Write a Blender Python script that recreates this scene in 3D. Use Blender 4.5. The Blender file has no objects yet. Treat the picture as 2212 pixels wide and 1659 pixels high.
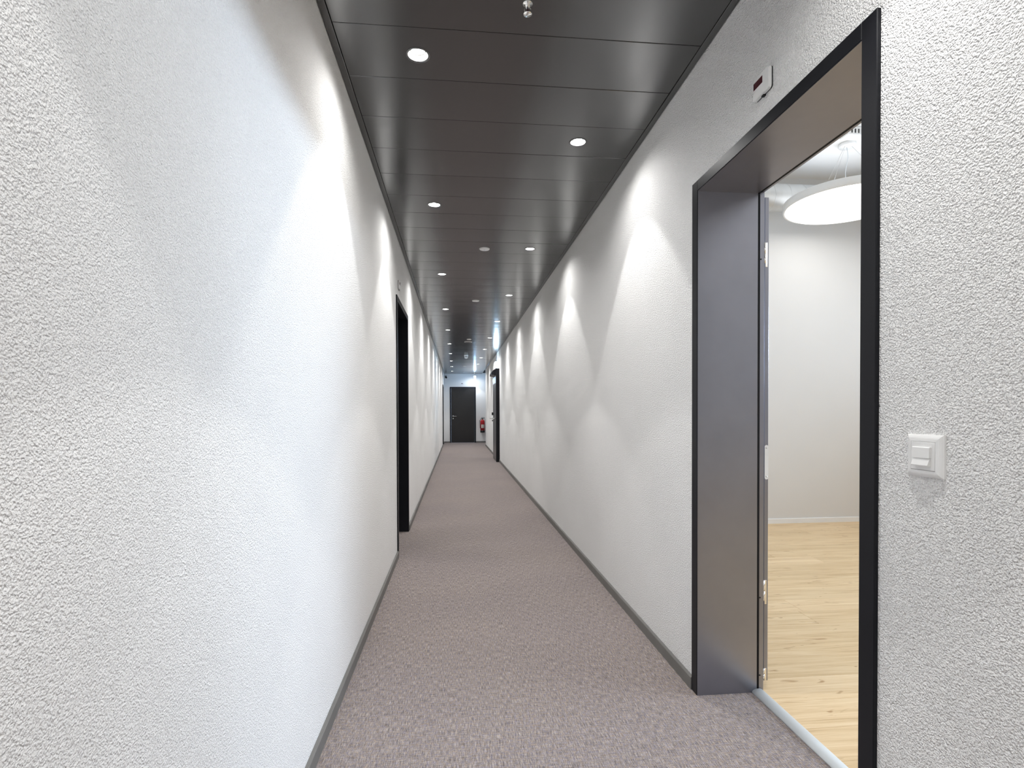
import bpy, bmesh, math, random
from mathutils import Vector, Matrix

random.seed(7)
S = bpy.context.scene
COL = S.collection
PI = math.pi

# ------------------------------------------------------------------ camera
F_PX, PSI, CY, PIT, ROL = 1184.83, 0.10031, 904.32, -0.01293, 0.00292
EYE = 1.16


def cam_basis():
    def comp(v):
        X, Y, Z = v
        x = X * math.cos(PSI) - Y * math.sin(PSI)
        d = X * math.sin(PSI) + Y * math.cos(PSI)
        d2 = d * math.cos(PIT) + Z * math.sin(PIT)
        z2 = -d * math.sin(PIT) + Z * math.cos(PIT)
        return (x * math.cos(ROL) - z2 * math.sin(ROL),
                x * math.sin(ROL) + z2 * math.cos(ROL), d2)
    cols = [comp(e) for e in ((1, 0, 0), (0, 1, 0), (0, 0, 1))]
    right = Vector([c[0] for c in cols])
    up = Vector([c[1] for c in cols])
    fwd = Vector([c[2] for c in cols])
    return right, up, fwd


cd = bpy.data.cameras.new('camera')
cam = bpy.data.objects.new('camera', cd)
COL.objects.link(cam)
r_, u_, f_ = cam_basis()
m = Matrix((r_, u_, -f_)).transposed().to_4x4()
m.translation = (0, 0, EYE)
cam.matrix_world = m
cd.sensor_fit = 'HORIZONTAL'
cd.sensor_width = 36
cd.lens = F_PX / 2212 * 36
cd.shift_y = (CY - 829.5) / 2212
cd.clip_start = 0.02
S.camera = cam

# ------------------------------------------------------------------ world, light, exposure
S.view_settings.view_transform = 'Standard'
S.view_settings.look = 'None'
S.view_settings.gamma = 1.0
S.view_settings.use_curve_mapping = False
S.view_settings.exposure = 1.17
S.cycles.use_denoising = True
S.cycles.max_bounces = 12
S.cycles.use_adaptive_sampling = True
S.cycles.adaptive_threshold = 0.02
S.cycles.diffuse_bounces = 9
S.cycles.sample_clamp_indirect = 8.0
W = bpy.data.worlds.new('world')
S.world = W
W.use_nodes = True
W.node_tree.nodes['Background'].inputs[0].default_value = (0.55, 0.72, 1.0, 1)
W.node_tree.nodes['Background'].inputs[1].default_value = 1.2

SPOT_W = 12.5        # main beam of each downlight
HALO_W = 7.5        # wide spill of each downlight
WINDOW_W = 66.0     # daylight through the office window
DISC_E = 1.55         # luminous disc pendants
SIGN_E = 20.0
WARM = (1.0, 0.99, 0.972)

wl = bpy.data.lights.new('window_daylight', 'AREA')
wl.shape = 'RECTANGLE'
wl.size, wl.size_y = 6.1, 0.42
wl.energy = WINDOW_W
wl.color = (0.68, 0.82, 1.0)
wl.spread = math.radians(100)
wo = bpy.data.objects.new('window_daylight', wl)
COL.objects.link(wo)
wo.location = (6.18, 1.5, 1.975)
wo.rotation_euler = (0, PI / 2, PI / 2 * 0)
wo.rotation_euler = Matrix(((0, 0, 1), (1, 0, 0), (0, 1, 0))).to_euler()  # faces -X

# ------------------------------------------------------------------ room figures
A, B, H = 0.476, 0.978, 2.572          # left wall x=-A, right wall x=B, ceiling
Y0, Y1 = -3.6, 20.60                   # corridor ends
YR = 18.67                             # right wall stops here, a side niche follows
TW = 0.245                             # wall thickness
XR = B + TW                            # office side of the right wall
RX, RY0, RY1, RH = 6.2, -3.0, 5.336, 3.54


# ------------------------------------------------------------------ materials
def new_mat(name):
    mt = bpy.data.materials.new(name)
    mt.use_nodes = True
    nt = mt.node_tree
    return mt, nt, nt.nodes['Principled BSDF'], nt.nodes, nt.links


def sset(b, **k):
    names = {'color': 'Base Color', 'rough': 'Roughness', 'metal': 'Metallic',
             'spec': 'Specular IOR Level', 'emit': 'Emission Color', 'estr': 'Emission Strength',
             'coat': 'Coat Weight', 'alpha': 'Alpha', 'trans': 'Transmission Weight'}
    for n, v in k.items():
        if n in ('color', 'emit') and len(v) == 3:
            v = (*v, 1)
        b.inputs[names[n]].default_value = v


def noise(ns, lk, vec, scale, detail=2.0, rough=0.5, dist=0.0):
    n = ns.new('ShaderNodeTexNoise')
    n.inputs['Scale'].default_value = scale
    n.inputs['Detail'].default_value = detail
    n.inputs['Roughness'].default_value = rough
    n.inputs['Distortion'].default_value = dist
    lk.new(vec, n.inputs['Vector'])
    return n.outputs['Fac']


def mapping(ns, lk, vec, scale=(1, 1, 1), loc=(0, 0, 0)):
    mp = ns.new('ShaderNodeMapping')
    mp.inputs['Scale'].default_value = scale
    mp.inputs['Location'].default_value = loc
    lk.new(vec, mp.inputs['Vector'])
    return mp.outputs['Vector']


def math_n(ns, lk, op, a, b=None, clamp=False):
    n = ns.new('ShaderNodeMath')
    n.operation = op
    n.use_clamp = clamp
    for i, v in enumerate((a, b)):
        if v is None:
            continue
        if isinstance(v, (int, float)):
            n.inputs[i].default_value = v
        else:
            lk.new(v, n.inputs[i])
    return n.outputs[0]


def ramp(ns, lk, fac, stops):
    r = ns.new('ShaderNodeValToRGB')
    e = r.color_ramp.elements
    while len(e) < len(stops):
        e.new(0.5)
    for i, (p, c) in enumerate(stops):
        e[i].position = p
        e[i].color = (*c, 1) if len(c) == 3 else c
    lk.new(fac, r.inputs[0])
    return r.outputs[0]


def bump(ns, lk, b, h, strength, dist):
    bp = ns.new('ShaderNodeBump')
    bp.inputs['Strength'].default_value = strength
    bp.inputs['Distance'].default_value = dist
    lk.new(h, bp.inputs['Height'])
    lk.new(bp.outputs[0], b.inputs['Normal'])
    return bp


def objco(ns):
    return ns.new('ShaderNodeTexCoord').outputs['Object']


def mat_stucco(name, depth, grain):
    mt, nt, b, ns, lk = new_mat(name)
    co = objco(ns)
    n1 = noise(ns, lk, co, grain, 1, 0.5)
    n2 = noise(ns, lk, co, grain * 0.5, 1, 0.5)
    h = math_n(ns, lk, 'ADD', n1, math_n(ns, lk, 'MULTIPLY', n2, 0.7))
    bump(ns, lk, b, h, 1.0, depth)
    v = noise(ns, lk, co, 2.2, 2, 0.5)
    c = ramp(ns, lk, v, [(0.3, (0.93, 0.927, 0.917)), (0.7, (0.95, 0.948, 0.94))])
    lk.new(c, b.inputs['Base Color'])
    sset(b, rough=0.9, spec=0.15)
    return mt


def mat_smooth(name, col, rough=0.85, spec=0.2):
    mt, nt, b, ns, lk = new_mat(name)
    co = objco(ns)
    n = noise(ns, lk, co, 140, 2, 0.5)
    bump(ns, lk, b, n, 0.15, 0.001)
    v = noise(ns, lk, co, 1.7, 2, 0.5)
    lo = tuple(x * 0.975 for x in col)
    c = ramp(ns, lk, v, [(0.3, lo), (0.7, col)])
    lk.new(c, b.inputs['Base Color'])
    sset(b, rough=rough, spec=spec)
    return mt


def mat_paint(name, col, rough=0.4, metal=0.0, spec=0.5, grain=0.06, gscale=900, gdist=0.0004, var=0.05):
    mt, nt, b, ns, lk = new_mat(name)
    co = objco(ns)
    v = noise(ns, lk, co, 5, 3, 0.6)
    lo = tuple(x * (1 - var) for x in col)
    hi = tuple(x * (1 + var) for x in col)
    lk.new(ramp(ns, lk, v, [(0.3, lo), (0.7, hi)]), b.inputs['Base Color'])
    if grain:
        bump(ns, lk, b, noise(ns, lk, co, gscale, 1, 0.5), grain, gdist)
    sset(b, rough=rough, metal=metal, spec=spec)
    return mt


def mat_carpet():
    mt, nt, b, ns, lk = new_mat('woven_taupe_carpet')
    co = objco(ns)
    along = noise(ns, lk, mapping(ns, lk, co, (420, 26, 1)), 1.0, 2, 0.6)
    across = noise(ns, lk, mapping(ns, lk, co, (24, 380, 1), (7, 3, 0)), 1.0, 2, 0.6)
    fine = noise(ns, lk, co, 330, 2, 0.7)
    hue = noise(ns, lk, co, 95, 2, 0.6)
    big = noise(ns, lk, co, 1.3, 2, 0.5)
    f = math_n(ns, lk, 'ADD', math_n(ns, lk, 'MULTIPLY', along, 0.40), math_n(ns, lk, 'MULTIPLY', across, 0.26))
    f = math_n(ns, lk, 'ADD', f, math_n(ns, lk, 'MULTIPLY', fine, 0.34))
    c1 = ramp(ns, lk, f, [(0.36, (0.085, 0.074, 0.082)), (0.47, (0.27, 0.238, 0.232)),
                          (0.55, (0.425, 0.378, 0.35)), (0.65, (0.74, 0.67, 0.59))])
    c2 = ramp(ns, lk, hue, [(0.36, (0.92, 0.93, 1.10)), (0.5, (1, 1, 1)), (0.66, (1.08, 0.99, 0.90))])
    mx = ns.new('ShaderNodeMix')
    mx.data_type = 'RGBA'
    mx.blend_type = 'MULTIPLY'
    mx.inputs[0].default_value = 1.0
    lk.new(c1, mx.inputs[6])
    lk.new(c2, mx.inputs[7])
    mx2 = ns.new('ShaderNodeMix')
    mx2.data_type = 'RGBA'
    mx2.blend_type = 'MULTIPLY'
    mx2.inputs[0].default_value = 1.0
    lk.new(mx.outputs[2], mx2.inputs[6])
    lk.new(ramp(ns, lk, big, [(0.3, (0.79, 0.785, 0.795)), (0.7, (0.85, 0.84, 0.825))]), mx2.inputs[7])
    lk.new(mx2.outputs[2], b.inputs['Base Color'])
    bump(ns, lk, b, f, 0.8, 0.002)
    sset(b, rough=1.0, spec=0.05)
    return mt


def mat_oak():
    mt, nt, b, ns, lk = new_mat('pale_oiled_oak')
    co = objco(ns)
    oi = ns.new('ShaderNodeObjectInfo')
    off = ns.new('ShaderNodeVectorMath')
    off.operation = 'ADD'
    sc = ns.new('ShaderNodeVectorMath')
    sc.operation = 'SCALE'
    lk.new(oi.outputs['Location'], sc.inputs[0])
    sc.inputs['Scale'].default_value = 3.7
    lk.new(co, off.inputs[0])
    lk.new(sc.outputs[0], off.inputs[1])
    v = off.outputs[0]
    g1 = noise(ns, lk, mapping(ns, lk, v, (1.6, 26, 1)), 1.0, 4, 0.6, 1.2)
    g2 = noise(ns, lk, mapping(ns, lk, v, (6, 240, 1)), 1.0, 2, 0.5)
    kn = noise(ns, lk, mapping(ns, lk, v, (4.5, 16, 1)), 1.0, 2, 0.5, 1.5)
    f = math_n(ns, lk, 'ADD', math_n(ns, lk, 'MULTIPLY', g1, 0.7), math_n(ns, lk, 'MULTIPLY', g2, 0.3))
    c = ramp(ns, lk, f, [(0.30, (0.50, 0.33, 0.165)), (0.44, (0.67, 0.49, 0.28)), (0.56, (0.74, 0.565, 0.345)), (0.72, (0.81, 0.655, 0.44))])
    kc = ramp(ns, lk, kn, [(0.27, (0.60, 0.49, 0.38)), (0.34, (1, 1, 1))])
    tone = ramp(ns, lk, oi.outputs['Random'], [(0.0, (0.93, 0.91, 0.87)), (0.5, (1.0, 0.985, 0.96)), (1.0, (1.06, 1.05, 1.05))])
    last = c
    for x in (kc, tone):
        mx = ns.new('ShaderNodeMix')
        mx.data_type = 'RGBA'
        mx.blend_type = 'MULTIPLY'
        mx.inputs[0].default_value = 1.0
        lk.new(last, mx.inputs[6])
        lk.new(x, mx.inputs[7])
        last = mx.outputs[2]
    lk.new(last, b.inputs['Base Color'])
    bump(ns, lk, b, f, 0.15, 0.0008)
    sset(b, rough=0.42, spec=0.35)
    return mt


def mat_emit(name, col, strength):
    mt, nt, b, ns, lk = new_mat(name)
    co = objco(ns)
    n = noise(ns, lk, co, 3, 1, 0.5)
    c = ramp(ns, lk, n, [(0.2, tuple(x * 0.985 for x in col)), (0.8, col)])
    lk.new(c, b.inputs['Emission Color'])
    sset(b, color=(0.8, 0.8, 0.8), rough=0.4, estr=strength)
    return mt


def mat_pale_strip():
    mt, nt, b, ns, lk = new_mat('pale_blue_strip')
    sset(b, color=(0.6, 0.7, 0.82), rough=0.12, spec=0.6)
    bump(ns, lk, b, noise(ns, lk, objco(ns), 300, 1, 0.5), 0.05, 0.0005)
    return mt


def mat_window():
    mt, nt, b, ns, lk = new_mat('window_glass')
    sset(b, color=(0.95, 0.98, 1), rough=0.0, trans=1.0)
    b.inputs['IOR'].default_value = 1.45
    return mt


M = {
    'plaster': mat_stucco('rough_white_plaster', 0.0040, 350),
    'coarse_plaster': mat_stucco('coarse_white_plaster', 0.0076, 290),
    'carpet': mat_carpet(),
    'oak': mat_oak(),
    'panel': mat_paint('black_satin_metal_panel', (0.011, 0.011, 0.0113), 0.2, 0.0, 0.5, 0.05, 1200, 0.0003, 0.04),
    'void': mat_smooth('dark_ceiling_void', (0.012, 0.012, 0.012)),
    'frame': mat_paint('anthracite_powder_coat', (0.010, 0.0105, 0.0135), 0.36, 0.0, 0.18, 0.10, 700, 0.0004),
    'brightened': mat_paint('brightened_frame_metal', (0.28, 0.285, 0.325), 0.32, 0.85, 0.5, 0.08, 700, 0.0003),  # frame finish made lighter where room light falls; light put into colour
    'leaf': mat_paint('anthracite_door_leaf', (0.016, 0.0155, 0.016), 0.30, 0.0, 0.5, 0.04, 500, 0.0003),
    'gasket': mat_paint('black_rubber', (0.008, 0.007, 0.008), 0.7, 0, 0.2, 0.1, 400, 0.0004),
    'base': mat_paint('grey_skirting', (0.16, 0.156, 0.148), 0.5, 0.0, 0.4, 0.06, 600, 0.0003, 0.08),
    'white': mat_paint('white_plastic', (0.80, 0.80, 0.79), 0.35, 0.0, 0.45, 0.03, 500, 0.0002, 0.01),
    'grey_plastic': mat_paint('silver_grey_strip', (0.66, 0.70, 0.72), 0.35, 0.0, 0.4, 0.03, 500, 0.0002, 0.02),
    'room_wall': mat_smooth('smooth_white_wall', (0.68, 0.672, 0.655)),
    'room_ceiling': mat_smooth('white_ceiling_paint', (0.78, 0.775, 0.76)),
    'steel': mat_paint('brushed_steel', (0.66, 0.66, 0.65), 0.28, 1.0, 0.5, 0.06, 500, 0.0002, 0.05),
    'chrome': mat_paint('bright_chrome', (0.80, 0.79, 0.77), 0.15, 1.0, 0.5, 0.0),
    'galv': mat_paint('galvanised_duct', (0.62, 0.63, 0.63), 0.45, 0.5, 0.5, 0.1, 30, 0.002, 0.06),
    'reflector': mat_paint('white_reflector', (0.88, 0.88, 0.87), 0.3, 0.0, 0.5, 0.0),
    'lens': mat_emit('lit_led_lens', (1.0, 0.99, 0.975), 40.0),
    'disc': mat_emit('lit_disc_diffuser', (1.0, 0.985, 0.955), DISC_E),
    'sign': mat_emit('lit_sign_face', (0.52, 0.76, 1.0), SIGN_E),
    'sign_soft': mat_emit('softly_lit_sign_face', (0.40, 0.67, 1.0), 13.0),
    'added_uplight': mat_emit('added_uplight_glow', (0.95, 0.97, 1.0), 0.7),  # added glow above the pendants, brightens the room ceiling
    'red': mat_paint('extinguisher_red', (0.46, 0.012, 0.018), 0.3, 0.0, 0.5, 0.0),
    'dark_red': mat_paint('dark_red_window', (0.055, 0.004, 0.010), 0.2, 0.0, 0.5, 0.0),
    'paper': mat_paint('cream_label', (0.70, 0.69, 0.63), 0.6, 0, 0.3, 0.0),
    'black': mat_paint('black_plastic', (0.012, 0.012, 0.013), 0.4, 0, 0.4, 0.05, 500, 0.0003),
    'pane': mat_pale_strip(),
    'glass': mat_window(),
    'brass': mat_paint('pale_brass', (0.55, 0.42, 0.24), 0.3, 1.0, 0.5, 0.0),
}


M['panel'].node_tree.nodes['Principled BSDF'].inputs['IOR'].default_value = 2.2


# ------------------------------------------------------------------ mesh helpers
class MB:
    def __init__(self):
        self.bm = bmesh.new()

    def box(self, x0, x1, y0, y1, z0, z1, bev=0.0, seg=1):
        vs = [self.bm.verts.new(p) for p in ((x0, y0, z0), (x1, y0, z0), (x1, y1, z0), (x0, y1, z0),
                                             (x0, y0, z1), (x1, y0, z1), (x1, y1, z1), (x0, y1, z1))]
        fs = [self.bm.faces.new([vs[i] for i in q]) for q in
              ((3, 2, 1, 0), (4, 5, 6, 7), (0, 1, 5, 4), (1, 2, 6, 5), (2, 3, 7, 6), (3, 0, 4, 7))]
        if bev:
            es = list({e for f in fs for e in f.edges})
            bmesh.ops.bevel(self.bm, geom=es, offset=bev, segments=seg, affect='EDGES', profile=0.5)
        return self

    def lathe(self, prof, n=24, c=(0, 0, 0), ax=(0, 0, 1), close=False, smooth=True):
        """prof: (radius, height) along axis ax from c"""
        ax = Vector(ax).normalized()
        t = Vector((1, 0, 0)) if abs(ax.x) < 0.9 else Vector((0, 1, 0))
        u = ax.cross(t).normalized()
        v = ax.cross(u)
        c = Vector(c)
        rings = []
        for r, h in prof:
            if r <= 1e-6:
                rings.append([self.bm.verts.new(c + ax * h)])
            else:
                rings.append([self.bm.verts.new(c + ax * h + (u * math.cos(k * 2 * PI / n) + v * math.sin(k * 2 * PI / n)) * r)
                              for k in range(n)])
        pairs = list(zip(rings, rings[1:]))
        if close:
            pairs.append((rings[-1], rings[0]))
        for a, b in pairs:
            for k in range(n):
                k2 = (k + 1) % n
                if len(a) == 1 and len(b) == 1:
                    continue
                if len(a) == 1:
                    f = self.bm.faces.new((a[0], b[k], b[k2]))
                elif len(b) == 1:
                    f = self.bm.faces.new((a[k], b[0], a[k2]))
                else:
                    f = self.bm.faces.new((a[k], b[k], b[k2], a[k2]))
                f.smooth = smooth
        return self

    def tube(self, pts, r, n=8, caps=True):
        pts = [Vector(p) for p in pts]
        rings = []
        for i, p in enumerate(pts):
            d = (pts[min(i + 1, len(pts) - 1)] - pts[max(i - 1, 0)]).normalized()
            t = Vector((0, 0, 1)) if abs(d.z) < 0.9 else Vector((1, 0, 0))
            u = d.cross(t).normalized()
            v = d.cross(u)
            rings.append([self.bm.verts.new(p + (u * math.cos(k * 2 * PI / n) + v * math.sin(k * 2 * PI / n)) * r) for k in range(n)])
        for a, b in zip(rings, rings[1:]):
            for k in range(n):
                f = self.bm.faces.new((a[k], b[k], b[(k + 1) % n], a[(k + 1) % n]))
                f.smooth = True
        if caps:
            self.bm.faces.new(rings[0])
            self.bm.faces.new(rings[-1][::-1])
        return self

    def prism(self, poly, axis, a0, a1, smooth=False):
        """extrude a 2D polygon along axis ('x','y' or 'z') from a0 to a1; poly in the two other axes in order"""
        def pt(p, a):
            return {'x': (a, p[0], p[1]), 'y': (p[0], a, p[1]), 'z': (p[0], p[1], a)}[axis]
        r0 = [self.bm.verts.new(pt(p, a0)) for p in poly]
        r1 = [self.bm.verts.new(pt(p, a1)) for p in poly]
        n = len(poly)
        for k in range(n):
            f = self.bm.faces.new((r0[k], r0[(k + 1) % n], r1[(k + 1) % n], r1[k]))
            f.smooth = smooth
        self.bm.faces.new(r0[::-1])
        self.bm.faces.new(r1)
        return self

    def build(self, name, mat, parent=None, loc=None, rz=0):
        bmesh.ops.recalc_face_normals(self.bm, faces=self.bm.faces)
        me = bpy.data.meshes.new(name)
        self.bm.to_mesh(me)
        self.bm.free()
        me.materials.append(M[mat])
        o = bpy.data.objects.new(name, me)
        COL.objects.link(o)
        if parent is not None:
            o.parent = parent
        if loc is not None:
            o.location = loc
        o.rotation_euler.z = rz
        return o


def tag(o, label=None, cat=None, group=None, kind=None):
    for k, v in (('label', label), ('category', cat), ('group', group), ('kind', kind)):
        if v:
            o[k] = v
    return o


def empty(name, loc=(0, 0, 0), rz=0.0):
    o = bpy.data.objects.new(name, None)
    COL.objects.link(o)
    o.location = loc
    o.rotation_euler.z = rz
    o.empty_display_size = 0.1
    return o


def kids(o):
    return [c for c in bpy.data.objects if c.parent == o]


def copy_tree(o, parent=None):
    c = o.copy()
    COL.objects.link(c)
    if parent is not None:
        c.parent = parent
    for ch in list(o.children):
        copy_tree(ch, c)
    return c


def struct(o, label, cat):
    return tag(o, label, cat, None, 'structure')


# ------------------------------------------------------------------ shell: corridor
DOORS_L = [(4.42, 1.0, 2.09), (18.75, 0.98, 2.09)]     # y start, width, height
DOOR_R = (1.185, 1.0, 2.09)
FR = 0.05                                              # frame face width


def wall_with_openings(name, x0, x1, ya, yb, zt, openings, mat, label):
    w = MB()
    y = ya
    for (oy, ow, oh) in sorted(openings):
        w.box(x0, x1, y, oy + 0.02, 0, zt)
        w.box(x0, x1, oy + 0.02, oy + ow - 0.02, oh - 0.02, zt)
        y = oy + ow - 0.02
    w.box(x0, x1, y, yb, 0, zt)
    bmesh.ops.remove_doubles(w.bm, verts=w.bm.verts, dist=1e-5)
    return struct(w.build(name, mat), label, 'wall')


wall_with_openings('wall_left', -A - TW, -A, Y0, Y1, H + 0.06, DOORS_L, 'plaster',
                   'long rough white plaster wall on the left of the corridor')
wall_with_openings('wall_right', B, XR, Y0, YR, RH, [DOOR_R], 'coarse_plaster',
                   'long rough white plaster wall on the right with the open doorway')
EX0, EW = -0.258, 0.97
w = MB()
w.box(-A - TW, EX0 + 0.02, Y1, Y1 + TW, 0, H + 0.06)
w.box(EX0 + 0.02, EX0 + EW - 0.02, Y1, Y1 + TW, 2.065, H + 0.06)
w.box(EX0 + EW - 0.02, 3.2, Y1, Y1 + TW, 0, H + 0.06)
struct(w.build('wall_end', 'plaster'), 'rough white wall closing the far end of the corridor', 'wall')
struct(MB().box(XR, 3.2, YR - 0.2, YR, 0, H + 0.06).build('wall_niche', 'plaster'),
       'white wall of the side passage beyond the right wall end', 'wall')
struct(MB().box(3.2, 3.4, YR - 0.2, Y1 + TW, 0, H + 0.06).build('wall_side', 'plaster'),
       'white wall closing the side passage at the far end', 'wall')
struct(MB().box(-A - TW, XR, Y0 - 0.2, Y0, 0, H + 0.06).build('wall_behind', 'plaster'),
       'white wall behind the camera', 'wall')

f = MB().box(-A - TW - 0.02, B + 0.236, Y0, Y1 + TW, -0.08, 0)
f.box(B + 0.236, 3.2, YR, Y1 + TW, -0.08, 0)
struct(f.build('floor', 'carpet'), 'woven taupe carpet running the length of the corridor', 'floor')

# baseboards (rounded top edge)
def skirting(name, label, runs, mat='base'):
    """runs: (axis, fixed face, outward sign, from, to, height, thickness)"""
    w = MB()
    for ax, f0, sg, a0, a1, hh, tt in runs:
        t = sg * tt
        poly = [(f0, 0), (f0 + t, 0), (f0 + t, hh - 0.003), (f0 + t * 0.75, hh), (f0, hh)]
        if ax == 'y':
            w.prism(poly, 'y', a0, a1)
        else:
            w.prism(poly, 'x', a0, a1)
    return struct(w.build(name, mat), label, 'baseboard')


BH, BT = 0.052, 0.0135
skirting('baseboard_left', 'grey skirting along the left wall', [('y', -A, 1, Y0, 4.42, BH, BT), ('y', -A, 1, 5.42, 18.75, BH, BT),
                                                              ('y', -A, 1, 19.73, Y1, BH, BT)])
skirting('baseboard_right', 'grey skirting along the right wall', [('y', B, -1, Y0, 1.185, BH, BT), ('y', B, -1, 2.185, 12.55, BH, BT),
                                                                ('y', B, -1, 13.69, YR, BH, BT)])
skirting('baseboard_end', 'dark grey skirting along the far end wall', [('x', Y1, -1, -A, EX0, BH, BT), ('x', Y1, -1, EX0 + EW, 3.2, BH, BT)])

# ------------------------------------------------------------------ ceiling of metal panels
ceiling = struct(MB().box(-A - TW, XR, Y0, Y1 + TW, H + 0.035, H + 0.06).box(XR, 3.2, YR, Y1 + TW, H + 0.035, H + 0.06).build('ceiling', 'void'),
                 'black metal panel ceiling of the corridor', 'ceiling')
SJ = 0.031
PX0, PX1 = -A + SJ, B - SJ


def yj(k):
    return 2.0588 + 0.31594 * k if k <= 12 else 2.0588 + 0.31594 * 12 + 0.3225 * (k - 12)


LX, RXL = -0.147, 0.639
DL_L = [-17.5, -12.5, -6.5, 0.5, 5.5, 11.5] + [11.5 + 6 * i for i in range(1, 8)]
DL_R = [-15.5, -9.5, -3.5, 2.5, 8.5, 14.5] + [14.5 + 6 * i for i in range(1, 8)]
GAP = 0.003
DL_R_HOLE = 0.0435


def sag(t):            # gentle bow of each sheet-metal panel along the corridor
    return -0.0007 * (1 - (2 * t - 1) ** 2)


def panel_mesh(y0, y1, hole=None):
    w = MB()
    bm = w.bm
    a, b = PX0 + GAP / 2, PX1 - GAP / 2
    c, d = y0 + GAP / 2, y1 - GAP / 2
    lip = 0.014
    zt = (lambda y: sag((y - c) / (d - c))) if hole is None else (lambda y: 0.0)
    bv = 0.0012
    if hole is None:
        ys = [c + bv] + [c + (d - c) * i / 6 for i in range(1, 6)] + [d - bv]
        xs = (a + bv, b - bv)
        g = [[bm.verts.new((x, y, zt(y))) for x in xs] for y in ys]
        for i in range(len(ys) - 1):
            fc = bm.faces.new((g[i][0], g[i][1], g[i + 1][1], g[i + 1][0]))
            fc.smooth = True
        outer = [g[0][0], g[0][1], g[-1][1], g[-1][0]]
        left = [r[0] for r in g]
        right = [r[1] for r in g]
        loop = [g[0][0], g[0][1]] + right[1:] + left[::-1][:-1]
    else:
        hx, hy = hole
        n = 48
        rings = []
        corners = [math.atan2(yy - hy, xx - hx) for xx in (a + bv, b - bv) for yy in (c + bv, d - bv)]
        angs = sorted([k * 2 * PI / n - PI for k in range(n)] + corners)
        for q in (0.0, 0.08, 0.2, 0.4, 0.65, 1.0):
            ring = []
            for t in angs:
                dx, dy = math.cos(t), math.sin(t)
                ts = []
                if dx > 1e-9: ts.append((b - bv - hx) / dx)
                if dx < -1e-9: ts.append((a + bv - hx) / dx)
                if dy > 1e-9: ts.append((d - bv - hy) / dy)
                if dy < -1e-9: ts.append((c + bv - hy) / dy)
                R = min(ts)
                r = DL_R_HOLE + (R - DL_R_HOLE) * q
                x, y = hx + dx * r, hy + dy * r
                ring.append(bm.verts.new((x, y, zt(y))))
            rings.append(ring)
        N = len(angs)
        for r0, r1 in zip(rings, rings[1:]):
            for k in range(N):
                fc = bm.faces.new((r0[k], r0[(k + 1) % N], r1[(k + 1) % N], r1[k]))
                fc.smooth = True
        loop = rings[-1]
    # folded edges
    def edge(v):
        x = a if v.co.x < a + 2 * bv else (b if v.co.x > b - 2 * bv else v.co.x)
        y = c if v.co.y < c + 2 * bv else (d if v.co.y > d - 2 * bv else v.co.y)
        return x, y
    loop = [bm.verts.new(v.co) for v in loop]
    l1 = [bm.verts.new((*edge(v), v.co.z + bv)) for v in loop]
    l2 = [bm.verts.new((v.co.x, v.co.y, lip)) for v in l1]
    n = len(loop)
    for p, q in ((loop, l1), (l1, l2)):
        for k in range(n):
            bm.faces.new((p[k], p[(k + 1) % n], q[(k + 1) % n], q[k]))
    return w


holes = {}
for k in DL_L:
    holes[math.floor(k)] = LX
for k in DL_R:
    holes[math.floor(k)] = RXL
kmax = 12 + int((Y1 - yj(12)) / 0.3225)
for k in range(-18, kmax + 1):
    y0, y1 = yj(k), min(yj(k + 1), Y1 - 0.004)
    if k >= kmax - 0 and y1 - y0 < 0.03:
        break
    ym = (y0 + y1) / 2
    pm = panel_mesh(y0, y1, (holes[k], (yj(k) + yj(k + 1)) / 2) if k in holes else None)
    o = pm.build('ceiling_panel', 'panel', ceiling)
    o.location.z = H
    # sheet panels never sit perfectly level
    for v in o.data.vertices:
        v.co.y -= ym
    o.location.y = ym
    o.rotation_euler.x = random.uniform(-1, 1) * 0.0011
    o.rotation_euler.y = random.uniform(-1, 1) * 0.0008
for i, (xa, xb, lab) in enumerate(((-A + 0.003, PX0 - 0.0015, 'narrow black ceiling edge strip along the left wall'),
                                   (PX1 + 0.0015, B - 0.003, 'narrow black ceiling edge strip along the right wall'))):
    struct(MB().box(xa, xb, Y0, YR if i else Y1, H, H + 0.014, 0.001).build('trim_%d' % (i + 1), 'panel'), lab, 'trim')

# ------------------------------------------------------------------ doors
def lever(parent, x, z, sgn, mat='steel', y=-0.012):
    """lever handle on a rose, lever pointing to sgn along local x, on a face at local y"""
    h = MB().lathe([(0, -0.008), (0.026, -0.008), (0.026, 0.0), (0, 0.0)], 20, (x, y, z), (0, 1, 0))
    h.tube([(x, y, z), (x, y - 0.045, z), (x + sgn * 0.012, y - 0.056, z), (x + sgn * 0.13, y - 0.056, z)], 0.0095, 10)
    o = h.build('door_handle', mat, parent)
    k = MB().lathe([(0, -0.007), (0.022, -0.007), (0.022, 0.0), (0, 0.0)], 18, (x, y, z - 0.09), (0, 1, 0))
    k.box(x - 0.004, x + 0.004, y - 0.012, y, z - 0.1, z - 0.078)
    k.build('lock_cylinder', mat, parent)
    return o


def frame_mb(Wd, Ht, depth, proud=0.01, fr=FR, hd=0.043):
    w = MB()
    bv = 0.0018
    w.box(0, fr, -proud, depth, 0, Ht, bv)
    w.box(Wd - fr, Wd, -proud, depth, 0, Ht, bv)
    w.box(fr - 0.001, Wd - fr + 0.001, -proud, depth, Ht - hd, Ht, bv)
    return w


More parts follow.
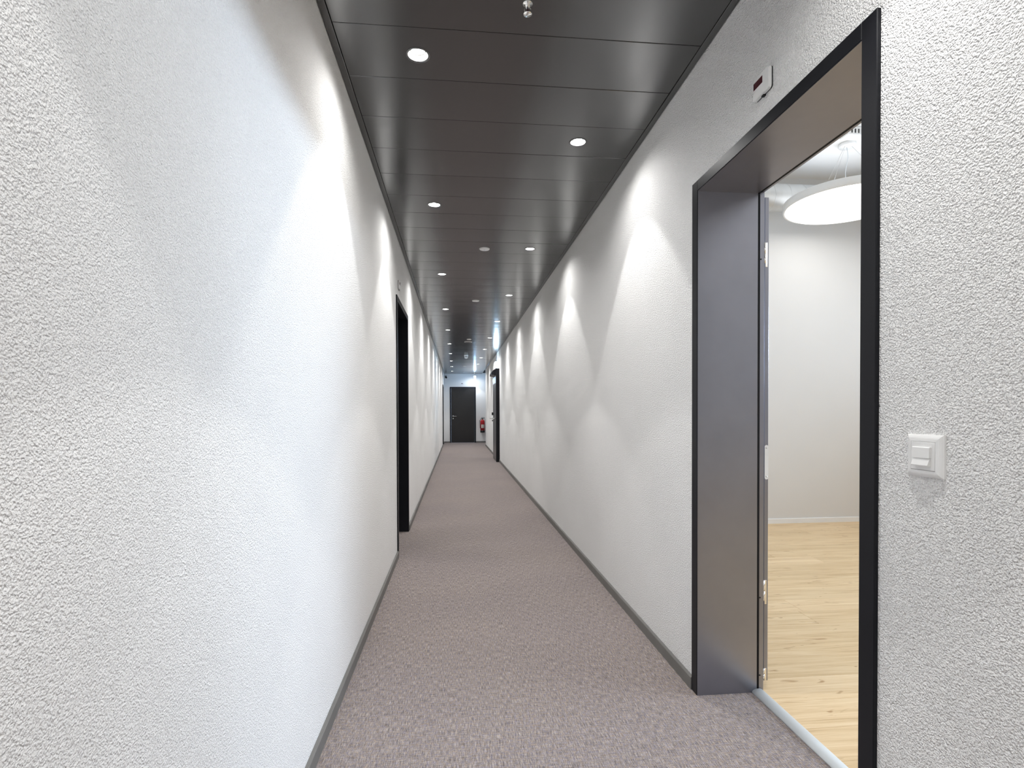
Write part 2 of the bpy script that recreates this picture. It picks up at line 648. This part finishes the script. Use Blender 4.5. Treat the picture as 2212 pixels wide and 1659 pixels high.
# open doorway on the right: local x runs towards the camera, local y into the wall
DW, DH, DD = 1.0, 2.09, 0.248
d1 = struct(empty('door_1', (B, 2.185, 0), -PI / 2), 'open doorway with a deep dark grey metal frame on the right', 'door')
frame_mb(DW, DH, DD).build('door_frame', 'frame', d1)
g = MB()
g.box(FR, FR + 0.0012, -0.0075, DD - 0.001, 0, DH - 0.0432)
g.box(DW - FR - 0.0012, DW - FR, -0.0075, DD - 0.001, 0, DH - 0.0432)
g.box(FR, DW - FR, -0.0075, DD - 0.001, DH - 0.0442, DH - 0.043)
tag(g.build('reveal_bright_skin', 'brightened', d1), 'frame skin lining of the deep reveal')
g = MB()
g.box(0.003, 0.052, DD, DD + 0.008, 0, DH - 0.041)
g.box(DW - 0.052, DW - 0.003, DD, DD + 0.008, 0, DH - 0.041)
g.box(0.003, DW - 0.003, DD, DD + 0.008, DH - 0.045, DH)
g.build('gasket', 'gasket', d1)
g = MB()
g.box(-0.005, 0.046, DD + 0.008, DD + 0.031, 0.0, DH - 0.036, 0.0015)
g.box(DW - 0.046, DW + 0.005, DD + 0.008, DD + 0.031, 0.0, DH - 0.036, 0.0015)
g.box(-0.005, DW + 0.005, DD + 0.008, DD + 0.031, DH - 0.036, DH + 0.01, 0.0015)
g.build('frame_rebate', 'brightened', d1)  # same lightened finish, stands in for room light caught here
leaf = MB()
leaf.box(-0.90, 0.042, DD + 0.034, DD + 0.052, 0.042, 2.035, 0.0015)
leaf.box(-0.89, -0.012, DD + 0.052, DD + 0.075, 0.042, 2.035, 0.0015)
lf = leaf.build('door_leaf', 'brightened', d1)  # leaf edge lightened by its finish for the room light it catches
for z in (1.80, 0.41, 0.068):
    hg = MB()
    hh = 0.05 if z > 0.1 else 0.026
    hg.box(0.041, 0.0435, DD + 0.036, DD + 0.046, z - hh, z + hh, 0.001)
    hg.lathe([(0, -hh * .9), (0.0045, -hh * .9), (0.0045, -hh * .1), (0, -hh * .1)], 12, (0.043, DD + 0.033, z + hh * .2), (0, 0, 1))
    hg.lathe([(0, 0), (0.0045, 0), (0.0045, hh * .9), (0, hh * .9)], 12, (0.043, DD + 0.033, z + hh * .1), (0, 0, 1))
    tag(hg.build('hinge', 'chrome', lf), 'bright metal hinge')
    MB().lathe([(0, 0), (0.0035, 0), (0.0035, 0.001), (0, 0.001)], 12, (0.046, DD + 0.015, z - 0.02 if z > 0.1 else z), (1, 0, 0)).build('screw_hole', 'black', lf)
pl = MB()
zz0, zz1 = 0.877, 1.019
yy0, yy1 = DD + 0.0355, DD + 0.0515
rr = (yy1 - yy0) / 2
poly = [(yy0 + rr + rr * math.cos(t), zz1 - rr + rr * math.sin(t)) for t in [i * PI / 10 for i in range(11)]] + \
       [(yy0 + rr + rr * math.cos(t), zz0 + rr + rr * math.sin(t)) for t in [PI + i * PI / 10 for i in range(11)]]
pl.prism(poly, 'x', 0.0415, 0.0435)
tag(pl.build('lock_plate', 'white', lf), 'pale rounded metal plate')
for z in (zz1 - 0.012, zz0 + 0.012):
    MB().lathe([(0, 0), (0.0035, 0), (0.003, 0.0009), (0, 0.0009)], 10, (0.0434, yy0 + rr, z), (1, 0, 0)).build('screw', 'steel', lf)
# half-round threshold between carpet and oak
th = MB()
rp = [(0.226 + 0.026 * (1 - math.cos(t)), 0.016 * math.sin(t)) for t in [i * PI / 14 for i in range(15)]]
th.prism(rp, 'x', FR, DW - FR, smooth=True)
tag(th.build('threshold_strip', 'grey_plastic', d1), 'pale grey half-round threshold strip')

# recessed door on the left: local x runs away from the camera
for i, (oy, ow, oh) in enumerate(DOORS_L):
    d = struct(empty('door_%d' % (i + 2), (-A, oy, 0), PI / 2),
               ('dark recessed doorway in the left wall' if i == 0 else 'dark door frame at the far end of the left wall'), 'door')
    frame_mb(ow, oh, 0.245).build('door_frame', 'frame', d)
    lf2 = MB().box(0.03, ow - 0.03, 0.246, 0.29, 0.005, oh - 0.02, 0.002).build('door_leaf', 'leaf', d)
    lever(lf2, ow - 0.13, 1.02, -1, y=0.246)

# door in the end wall
d4 = struct(empty('door_4', (EX0, Y1, 0)), 'closed charcoal door in the far end wall', 'door')
frame_mb(EW, 2.085, 0.12, 0.012, 0.045, 0.045).build('door_frame', 'frame', d4)
lf4 = MB().box(0.047, EW - 0.047, 0.012, 0.055, 0.006, 2.038, 0.002).build('door_leaf', 'leaf', d4)
tag(lever(lf4, 0.12, 0.99, 1, y=0.012), 'silver lever handle')

# surface-mounted fire door far down the right wall
d5 = struct(empty('door_5', (B, 13.67, 0), -PI / 2), 'dark door standing proud of the right wall far along', 'door')
w = MB()
PR = 0.082
w.box(0, 0.06, -PR + 0.004, 0, 0, 2.15, 0.002)
w.box(1.06, 1.11, -PR, 0, 0, 2.15, 0.002)
w.box(0.06, 1.06, -PR + 0.004, 0, 2.09, 2.15, 0.002)
w.build('door_frame', 'frame', d5)
lf5 = MB().box(0.062, 1.058, -PR + 0.002, -0.02, 0.008, 2.085, 0.002).build('door_leaf', 'leaf', d5)
w = MB()
w.box(0.10, 0.14, -PR - 0.008, -PR + 0.002, 0.90, 1.07, 0.002)
tag(w.build('lock_plate', 'steel', lf5), 'steel lock plate')
w = MB()
w.tube([(0.12, -PR, 1.0), (0.12, -PR - 0.07, 1.0), (0.125, -PR - 0.082, 1.0), (0.24, -PR - 0.082, 1.0)], 0.011, 10)
tag(w.build('door_handle', 'steel', lf5), 'silver lever handle')
w = MB()
w.tube([(0.26, -PR - 0.045, 1.0), (0.95, -PR - 0.045, 1.0)], 0.014, 12)
for xx in (0.28, 0.93):
    w.tube([(xx, -PR + 0.002, 1.0), (xx, -PR - 0.045, 1.0)], 0.012, 10)
tag(w.build('push_bar', 'steel', lf5), 'silver push bar')
w = MB().box(0.085, 0.125, -PR - 0.035, -PR + 0.002, 1.07, 1.14, 0.004)
w.build('card_reader', 'black', lf5)
w = MB().lathe([(0, 0), (0.014, 0), (0.014, 0.03), (0, 0.03)], 14, (0.12, -PR, 0.935), (0, -1, 0))
w.build('lock_cylinder', 'black', lf5)
w = MB().box(0.10, 1.02, -PR - 0.003, -PR + 0.003, 1.82, 1.97, 0.001)  # pale blue strip across the upper leaf
tag(w.build('pale_strip', 'pane', lf5), 'pale blue strip near the door top')
w = MB()
poly = [(0.0 - PR + 0.002, 2.0)] + [(-PR + 0.002 - 0.095 * math.sin(t), 2.02 + 0.12 * math.cos(t)) for t in [PI / 2 * (1 - i / 8) for i in range(9)]]
w.prism(poly, 'x', 0.25, 1.0, smooth=False)
tag(w.build('door_closer', 'frame', d5), 'rounded dark door closer cover')

# ------------------------------------------------------------------ downlights
def make_downlight():
    t = empty('downlight', (0, 0, 0))
    # trim ring flush in the panel, white bowl, inner ring, lit lens
    MB().lathe([(0.0475, 0.0), (0.0465, -0.0022), (0.041, -0.0022), (0.039, 0.0), (0.039, 0.004), (0.0475, 0.004)], 32, close=True).build('trim_ring', 'panel', t)
    MB().lathe([(0.0385, 0.0005), (0.033, 0.014), (0.0285, 0.024), (0.030, 0.030), (0.042, 0.030), (0.042, 0.0045), (0.0385, 0.0005)], 32).build('reflector', 'reflector', t)
    MB().lathe([(0.0272, 0.0222), (0.0272, 0.0185), (0.0302, 0.0185), (0.0302, 0.0222)], 24, close=True).build('bezel', 'base', t)
    tag(MB().lathe([(0, 0.022), (0.027, 0.022), (0.028, 0.026), (0, 0.028)], 24).build('lens', 'lens', t), 'glowing white lens')
    return t


sp = bpy.data.lights.new('downlight_beam', 'SPOT')
sp.energy = SPOT_W
sp.color = WARM
sp.spot_size = math.radians(81)
sp.spot_blend = 0.13
sp.shadow_soft_size = 0.022
hl = bpy.data.lights.new('downlight_spill', 'SPOT')
hl.energy = HALO_W
hl.color = WARM
hl.spot_size = math.radians(158)
hl.spot_blend = 0.75
hl.shadow_soft_size = 0.022

proto = make_downlight()
for ld in (sp, hl):
    lo = bpy.data.objects.new(ld.name, ld)
    COL.objects.link(lo)
    lo.parent = proto
    lo.location = (0, 0, -0.004)
ORD = ['nearest', 'second', 'third', 'fourth', 'fifth', 'sixth', 'seventh', 'eighth', 'ninth', 'tenth', 'eleventh', 'twelfth', 'thirteenth']
first = True
for side, ks, X in (('left', DL_L, LX), ('right', DL_R, RXL)):
    vis = 0
    for k in ks:
        kk = math.floor(k)
        y = (yj(kk) + yj(kk + 1)) / 2
        if y > 1.5:
            o = proto if first else copy_tree(proto)
            first = False
            o.location = (X, y, H)
            od = ORD[vis] + (' from the camera' if vis else ' to the camera')
            tag(o, 'round recessed downlight, %s in the %s-hand row of the black ceiling' % (od, side), 'ceiling light',
                'recessed downlights in the black ceiling')
            vis += 1
        else:
            o = copy_tree(proto)
            o.location = (X, y, H)
            tag(o, 'round recessed downlight of the %s-hand row, %s one above or behind the camera' % (side, ('hindmost', 'middle', 'foremost')[ks.index(k)]), 'ceiling light',
                'recessed downlights in the black ceiling')

# ------------------------------------------------------------------ ceiling devices
s = tag(empty('fire_sprinkler', (0.25, 1.90, H)), 'small chrome fire sprinkler hanging from the black ceiling nearest the camera', 'sprinkler')
MB().lathe([(0, 0), (0.018, 0), (0.017, -0.004), (0.008, -0.006), (0.008, -0.014), (0, -0.014)], 20).build('rosette', 'chrome', s)
w = MB()
for sx in (-1, 1):
    w.tube([(sx * 0.007, 0, -0.012), (sx * 0.012, 0, -0.02), (sx * 0.010, 0, -0.029), (0, 0, -0.035)], 0.0016, 6)
w.build('yoke', 'chrome', s)
tag(MB().lathe([(0, -0.014), (0.0025, -0.015), (0.0028, -0.03), (0, -0.032)], 10).build('glass_bulb', 'dark_red', s), 'red glass bulb')
w = MB()
w.lathe([(0.003, -0.035), (0.015, -0.037), (0.015, -0.0385), (0, -0.0385)], 20)
for i in range(10):
    t = i * PI / 5
    w.box(-0.0, 0.0 + 0.001, 0.0, 0.001, -0.038, -0.037)
w.build('deflector', 'chrome', s)


def flat_disc(y, r, label, mat='white', rim=None):
    t = tag(empty('ceiling_sensor', (0.245, y, H)), label, 'ceiling sensor', 'round devices along the ceiling centre')
    MB().lathe([(0, 0), (r, 0), (r, -0.004), (r * 0.92, -0.009), (r * .3, -0.011), (0, -0.011)], 32).build('cover', mat, t)
    if rim:
        MB().lathe([(r * 1.02, 0), (r * 1.16, 0), (r * 1.16, -0.006), (r * 1.02, -0.009)], 32, close=True).build('rim', rim, t)
    else:
        MB().lathe([(0, -0.011), (r * .18, -0.011), (r * .15, -0.014), (0, -0.014)], 16).build('eye', 'grey_plastic', t)
    return t


flat_disc(4.77, 0.045, 'flat white round sensor disc nearest the camera, beside a right-hand downlight')
flat_disc(7.0, 0.046, 'flat white round sensor disc, second along the ceiling centre')
flat_disc(10.75, 0.046, 'flat white round sensor disc right before the black round ceiling speaker')
flat_disc(17.0, 0.042, 'flat white round sensor disc beyond the domed smoke detector')
flat_disc(19.7, 0.042, 'flat white round sensor disc close to the far end wall')
t = tag(empty('ceiling_speaker', (0.235, 11.15, H)), 'black round ceiling speaker with thin silver rim on the ceiling centre', 'speaker')
MB().lathe([(0, -0.0005), (0.066, -0.0005), (0.066, -0.012), (0.05, -0.016), (0, -0.018)], 32).build('grille', 'black', t)
MB().lathe([(0.067, 0), (0.080, 0), (0.080, -0.006), (0.067, -0.013)], 32, close=True).build('rim', 'steel', t)
t = tag(empty('smoke_detector', (0.24, 13.8, H)), 'domed white smoke detector hanging lower than the flat discs', 'smoke detector')
MB().lathe([(0, 0), (0.052, 0), (0.052, -0.022), (0.047, -0.028), (0, -0.028)], 28).build('base', 'white', t)
MB().lathe([(0.030, -0.028), (0.030, -0.045), (0, -0.045)], 20).build('sensor_chamber', 'black', t)
MB().lathe([(0, -0.045), (0.046, -0.045), (0.044, -0.062), (0.030, -0.078), (0, -0.083)], 28).build('cap', 'white', t)

# ------------------------------------------------------------------ wall devices
# network socket by the open doorway
sw = tag(empty('network_socket', (B, 1.052, 1.065), -PI / 2), 'white square network socket on the right wall beside the doorway', 'wall socket')
# local x towards camera, y into wall
w = MB()
hw = 0.0445
outer = hw
prof = [(outer, 0.0), (outer, -0.0045), (outer - 0.003, -0.0075), (outer - 0.0065, -0.0095), (outer - 0.009, -0.0102), (outer - 0.0145, -0.0108), (outer - 0.0145, -0.006)]
rings = []
for r, yy in prof:
    rings.append([w.bm.verts.new((sx * r, yy, sz * r)) for sx, sz in ((-1, -1), (1, -1), (1, 1), (-1, 1))])
for a_, b_ in zip(rings, rings[1:]):
    for k in range(4):
        w.bm.faces.new((a_[k], a_[(k + 1) % 4], b_[(k + 1) % 4], b_[k]))
w.bm.faces.new(rings[-1])
w.build('frame', 'white', sw)
MB().box(-0.0293, 0.0293, -0.0115, -0.006, -0.0293, 0.0293, 0.0007).build('cover_plate', 'white', sw)
w = MB()
w.prism([(-0.0113, 0.019), (-0.0148, 0.019), (-0.0162, 0.0175), (-0.0168, -0.004), (-0.0113, -0.004)], 'x', -0.0215, 0.0215)
w.build('hood', 'white', sw)
w = MB()
w.prism([(-0.0113, -0.0045), (-0.0145, -0.0045), (-0.0195, -0.0185), (-0.0188, -0.0205), (-0.0113, -0.0205)], 'x', -0.0205, 0.0205)
w.build('dust_flap', 'white', sw)


def indicator(loc, rz, label):
    """local x along the wall, y into the wall; face at y=-0.028"""
    t = tag(empty('door_indicator', loc, rz), label, 'indicator box', 'white indicator boxes above the doors')
    def rrect(w_, h_, r_):
        return [(cx * (w_ - r_) + r_ * math.cos(q), cz * (h_ - r_) + r_ * math.sin(q))
                for cx, cz, q0 in ((1, 1, 0), (-1, 1, PI / 2), (-1, -1, PI), (1, -1, 1.5 * PI))
                for q in [q0 + PI / 8 * i for i in range(5)]]
    MB().prism(rrect(0.0455, 0.0345, 0.008), 'y', -0.004, 0).box(-0.004, 0.008, -0.009, 0, -0.039, -0.033).build('back_plate', 'black', t)
    h = MB().prism(rrect(0.0458, 0.035, 0.009), 'y', -0.0125, -0.004, smooth=False)
    h.prism(rrect(0.0446, 0.0338, 0.008), 'y', -0.0138, -0.0125)
    h.build('housing', 'white', t)
    MB().box(-0.0415, 0.010, -0.0146, -0.0135, 0.0005, 0.0225, 0.0004).build('display_window', 'dark_red', t)
    return t


indicator((B, 1.667, 2.197), -PI / 2, 'white indicator box with dark red window above the open doorway')
indicator((-A, 4.62, 2.205), PI / 2, 'white indicator box above the left recessed doorway')
indicator((0.215, Y1, 2.20), 0, 'white indicator box above the closed door in the end wall')

# security camera in the far left corner
t = tag(empty('security_camera', (-0.40, Y1, 2.47)), 'small black security camera high in the far left corner', 'camera')
MB().box(-0.03, 0.03, -0.02, 0, -0.03, 0.03, 0.004).tube([(0, -0.01, 0), (0, -0.06, 0.0), (0.005, -0.075, -0.02)], 0.008, 8).build('bracket', 'black', t)
w = MB().lathe([(0, 0), (0.03, 0.004), (0.033, 0.08), (0.026, 0.085), (0, 0.083)], 18, (-0.01, -0.04, -0.02), (0.35, -0.8, -0.3))
w.build('body', 'black', t)

# fire extinguisher on the end wall
t = tag(empty('fire_extinguisher', (0.955, Y1 - 0.1, 0.38)), 'red fire extinguisher with cream label on the far end wall', 'fire extinguisher')
R = 0.082
MB().lathe([(0, 0.075), (R, 0.078), (R, 0.42), (R * 0.8, 0.455), (0.03, 0.475), (0.022, 0.49), (0, 0.49)], 28).build('cylinder', 'red', t)
MB().lathe([(0, 0.0), (R * 0.98, 0), (R * 1.03, 0.006), (R * 1.03, 0.08), (0, 0.08)], 28).build('foot', 'black', t)
w = MB()
n = 10
for a0, a1 in [(math.radians(230 + 9 * i), math.radians(230 + 9 * (i + 1))) for i in range(n)]:
    p = [(R * 1.006 * math.cos(q), R * 1.006 * math.sin(q)) for q in (a0, a1)]
    vs = [w.bm.verts.new((p[0][0], p[0][1], 0.17)), w.bm.verts.new((p[1][0], p[1][1], 0.17)),
          w.bm.verts.new((p[1][0], p[1][1], 0.30)), w.bm.verts.new((p[0][0], p[0][1], 0.30))]
    w.bm.faces.new(vs)
w.build('paper_label', 'paper', t)
w = MB().lathe([(0, 0.485), (0.02, 0.485), (0.022, 0.52), (0.016, 0.53), (0, 0.53)], 16)
w.box(-0.05, 0.075, -0.012, 0.012, 0.525, 0.54, 0.003).box(-0.045, 0.085, -0.011, 0.011, 0.548, 0.56, 0.003)
w.build('valve_handle', 'black', t)
w = MB().tube([(-0.02, 0, 0.505), (-0.075, -0.01, 0.50), (-0.1, -0.02, 0.45), (-0.094, -0.03, 0.30), (-0.09, -0.03, 0.16)], 0.009, 8)
w.build('hose', 'black', t)
tag(MB().lathe([(0, -0.022), (0.014, -0.022), (0.014, -0.03), (0, -0.03)], 14, (0.03, -0.008, 0.505), (0, 1, 0)).build('pressure_gauge', 'paper', t), 'white gauge')
MB().box(-0.02, 0.02, 0.07, 0.1, 0.25, 0.50, 0.003).build('wall_bracket', 'black', t)

# lit escape sign hanging edge-on near the end wall
t = tag(empty('exit_sign', (0.655, 19.92, H)), 'glowing blue-white escape sign hanging edge-on from the ceiling near the end door', 'sign')
MB().box(-0.02, 0.02, -0.08, 0.08, -0.012, 0.0, 0.002).tube([(0, -0.05, -0.01), (0, -0.05, -0.115)], 0.004, 8).tube([(0, 0.05, -0.01), (0, 0.05, -0.115)], 0.004, 8).build('ceiling_mount', 'steel', t)
MB().prism([(-0.036, -0.125), (0.036, -0.125), (0.022, -0.355), (-0.022, -0.355)], 'y', -0.09, 0.09).build('light_panel', 'sign_soft', t)
MB().box(-0.038, 0.038, -0.095, 0.095, -0.125, -0.113, 0.002).build('top_rail', 'steel', t)
# lit bulkhead over the fire door
t = tag(empty('emergency_light', (B, 13.05, 2.275), -PI / 2), 'glowing blue-white escape light on the right wall above the far door', 'sign')
MB().box(-0.17, 0.17, -0.012, 0, -0.07, 0.07, 0.003).build('back_plate', 'white', t)
MB().box(-0.16, 0.16, -0.075, -0.012, -0.06, 0.06, 0.012, 2).build('light_panel', 'sign', t)

# ------------------------------------------------------------------ office beyond the doorway
fl = struct(MB().box(XR - 0.004, RX, RY0, RY1, -0.08, -0.012).build('floor', 'void'), 'pale oak plank floor of the room behind the doorway', 'floor')
PWD = 0.185
PL = 2.05
pm = MB().box(-PL / 2 + 0.0006, PL / 2 - 0.0006, -PWD / 2 + 0.0006, PWD / 2 - 0.0006, -0.012, 0, 0.0007)
base_plank = None
row0 = int(math.floor((RY0 - 2.978) / PWD))
for r in range(row0, 20):
    y0 = 2.978 + r * PWD
    y1 = y0 + PWD
    if y0 > RY1 or y1 < RY0:
        continue
    ys = 1.99 if r == 0 else random.uniform(0, PL)
    x = ys - PL * 3
    while x < RX:
        xa, xb = max(x, XR + 0.022 - 0.0), min(x + PL, RX)
        if xb - xa > 0.05:
            ya, yb = max(y0, RY0), min(y1, RY1)
            full = abs(xb - xa - PL) < 1e-6 and abs(yb - ya - PWD) < 1e-6
            if full and base_plank is not None:
                o = base_plank.copy()
                COL.objects.link(o)
            else:
                hx, hy = (xb - xa) / 2 - 0.0006, (yb - ya) / 2 - 0.0006
                o = MB().box(-hx, hx, -hy, hy, -0.012, 0, 0.0007).build('plank', 'oak', fl)
                if full:
                    base_plank = o
            o.location = ((xa + xb) / 2, (ya + yb) / 2, 0)
        x += PL

struct(MB().box(XR, RX + 0.2, RY1, RY1 + 0.2, 0, RH).build('wall_back', 'room_wall'), 'smooth white wall of the room seen through the doorway', 'wall')
w = MB()
w.box(RX, RX + 0.2, RY0, RY1, 0, 1.75).box(RX, RX + 0.2, RY0, RY1, 2.2, RH)
w.box(RX, RX + 0.2, RY0, -1.61, 1.75, 2.2).box(RX, RX + 0.2, 4.61, RY1, 1.75, 2.2)
struct(w.build('wall_outer', 'room_wall'), 'outer wall of the room with a ribbon window', 'wall')
struct(MB().box(XR, RX + 0.2, RY0 - 0.2, RY0, 0, RH).build('wall_front', 'room_wall'), 'near wall of the room behind the doorway', 'wall')
struct(MB().box(XR - TW, RX + 0.2, RY0 - 0.2, RY1 + 0.2, RH, RH + 0.1).build('ceiling', 'room_ceiling'), 'plain white ceiling of the room behind the doorway', 'ceiling')
struct(MB().box(XR, XR + 0.006, RY0, 1.17, 0, RH).box(XR, XR + 0.006, 2.2, RY1, 0, RH).box(XR, XR + 0.006, 1.17, 2.2, 2.1, RH).build('wall_room', 'room_wall'),
       'smooth white room side of the doorway wall', 'wall')
skirting('baseboard_back', 'low white skirting on the back wall of the room', [('x', RY1, -1, XR, RX, 0.05, 0.012)], 'white')
wn = struct(empty('window_1', (RX, 1.5, 1.75)), 'ribbon window in the outer wall of the room', 'window')
w = MB()
for z in (0.0, 0.41):
    w.box(0.06, 0.12, -3.11, 3.11, z, z + 0.04)
for y in (-3.11, -1.88, -0.64, 0.6, 1.84, 3.07):
    w.box(0.06, 0.12, y, y + 0.04, 0.04, 0.41)
w.build('window_frame', 'frame', wn)
for y in (-3.07, -1.84, -0.6, 0.64, 1.88):
    MB().box(0.086, 0.092, y, y + 1.19, 0.04, 0.41).build('pane', 'glass', wn)


def pendant(x, y, label):
    R = 0.515
    t = tag(empty('disc_pendant', (x, y, 2.99)), label, 'pendant lamp', 'round disc pendants in the room')
    MB().lathe([(R - 0.018, 0.004), (R - 0.006, 0.0), (R, 0.006), (R, 0.066), (R - 0.008, 0.072), (0, 0.074)], 72).build('housing', 'white', t)
    tag(MB().lathe([(0, 0.0015), (R - 0.02, 0.0015), (R - 0.017, 0.005), (0, 0.006)], 72).build('diffuser', 'disc', t), 'glowing white diffuser')
    tag(MB().lathe([(0.1, 0.074), (0.1, 0.0765), (R - 0.05, 0.0765), (R - 0.05, 0.074)], 60).build('added_glow_ring', 'added_uplight', t), 'added glowing upper side that lightens the room ceiling')  # glowing ring added on top of the disc to lift the ceiling
    zc = RH - 2.99
    MB().lathe([(0, zc), (0.07, zc), (0.07, zc - 0.025), (0.066, zc - 0.03), (0, zc - 0.03)], 28).build('canopy', 'white', t)
    for k in range(3):
        a_ = math.radians(205 + 120 * k)
        c_, s_ = math.cos(a_), math.sin(a_)
        MB().tube([(c_ * 0.035, s_ * 0.035, zc - 0.028), (c_ * 0.36, s_ * 0.36, 0.07)], 0.0012, 6).build('suspension_wire', 'steel', t)
    pts = [(0.012 * math.sin(i * .9), 0.004, zc - 0.03 - (zc - 0.1) * i / 10) for i in range(11)]
    MB().tube(pts, 0.0028, 6).build('power_cord', 'grey_plastic', t)
    return t


pendant(3.475, 4.60, 'round white disc pendant lamp hanging in the room behind the doorway')
pendant(3.475, 1.2, 'round disc pendant lamp out of view, level with the doorway')
pendant(5.3, 1.2, 'round disc pendant lamp out of view, farther from the doorway wall')
pendant(5.3, -1.6, 'round disc pendant lamp out of view, in the far near corner of the room')
pendant(5.3, 4.4, 'round disc pendant lamp out of view, to the right of the visible one')
pendant(3.475, -1.6, 'round disc pendant lamp out of view in the near part of the room')

# spiral duct under the ceiling
t = tag(empty('ventilation_duct', (2.3, 5.05, 3.22)), 'round galvanised spiral duct under the ceiling of the room', 'duct')
MB().lathe([(0.127, 0), (0.127, 3.6)], 40, (0, 0, 0), (1, 0, 0)).build('duct_pipe', 'galv', t)
for i in range(22):
    MB().lathe([(0.127, -0.004), (0.1295, -0.003), (0.1295, 0.003), (0.127, 0.004)], 40, (0.16 * i + 0.05, 0, 0), (1, 0.12, 0.1)).build('seam_ring', 'galv', t)
for xx in (0.15, 1.8, 3.4):
    MB().tube([(xx, 0, 0.127), (xx, 0, RH - 3.22)], 0.004, 6).build('hanger_rod', 'steel', t)

# ceiling air outlet with slots
t = tag(empty('air_outlet', (3.40, 4.36, RH)), 'small slotted white air outlet on the ceiling of the room', 'vent')
MB().box(-0.14, 0.14, -0.05, 0.05, -0.07, 0, 0.004).build('housing', 'white', t)
for i in range(7):
    x = -0.105 + 0.03 * i
    MB().box(x, x + 0.009, -0.053, -0.049, -0.055, -0.022).build('slot', 'black', t)
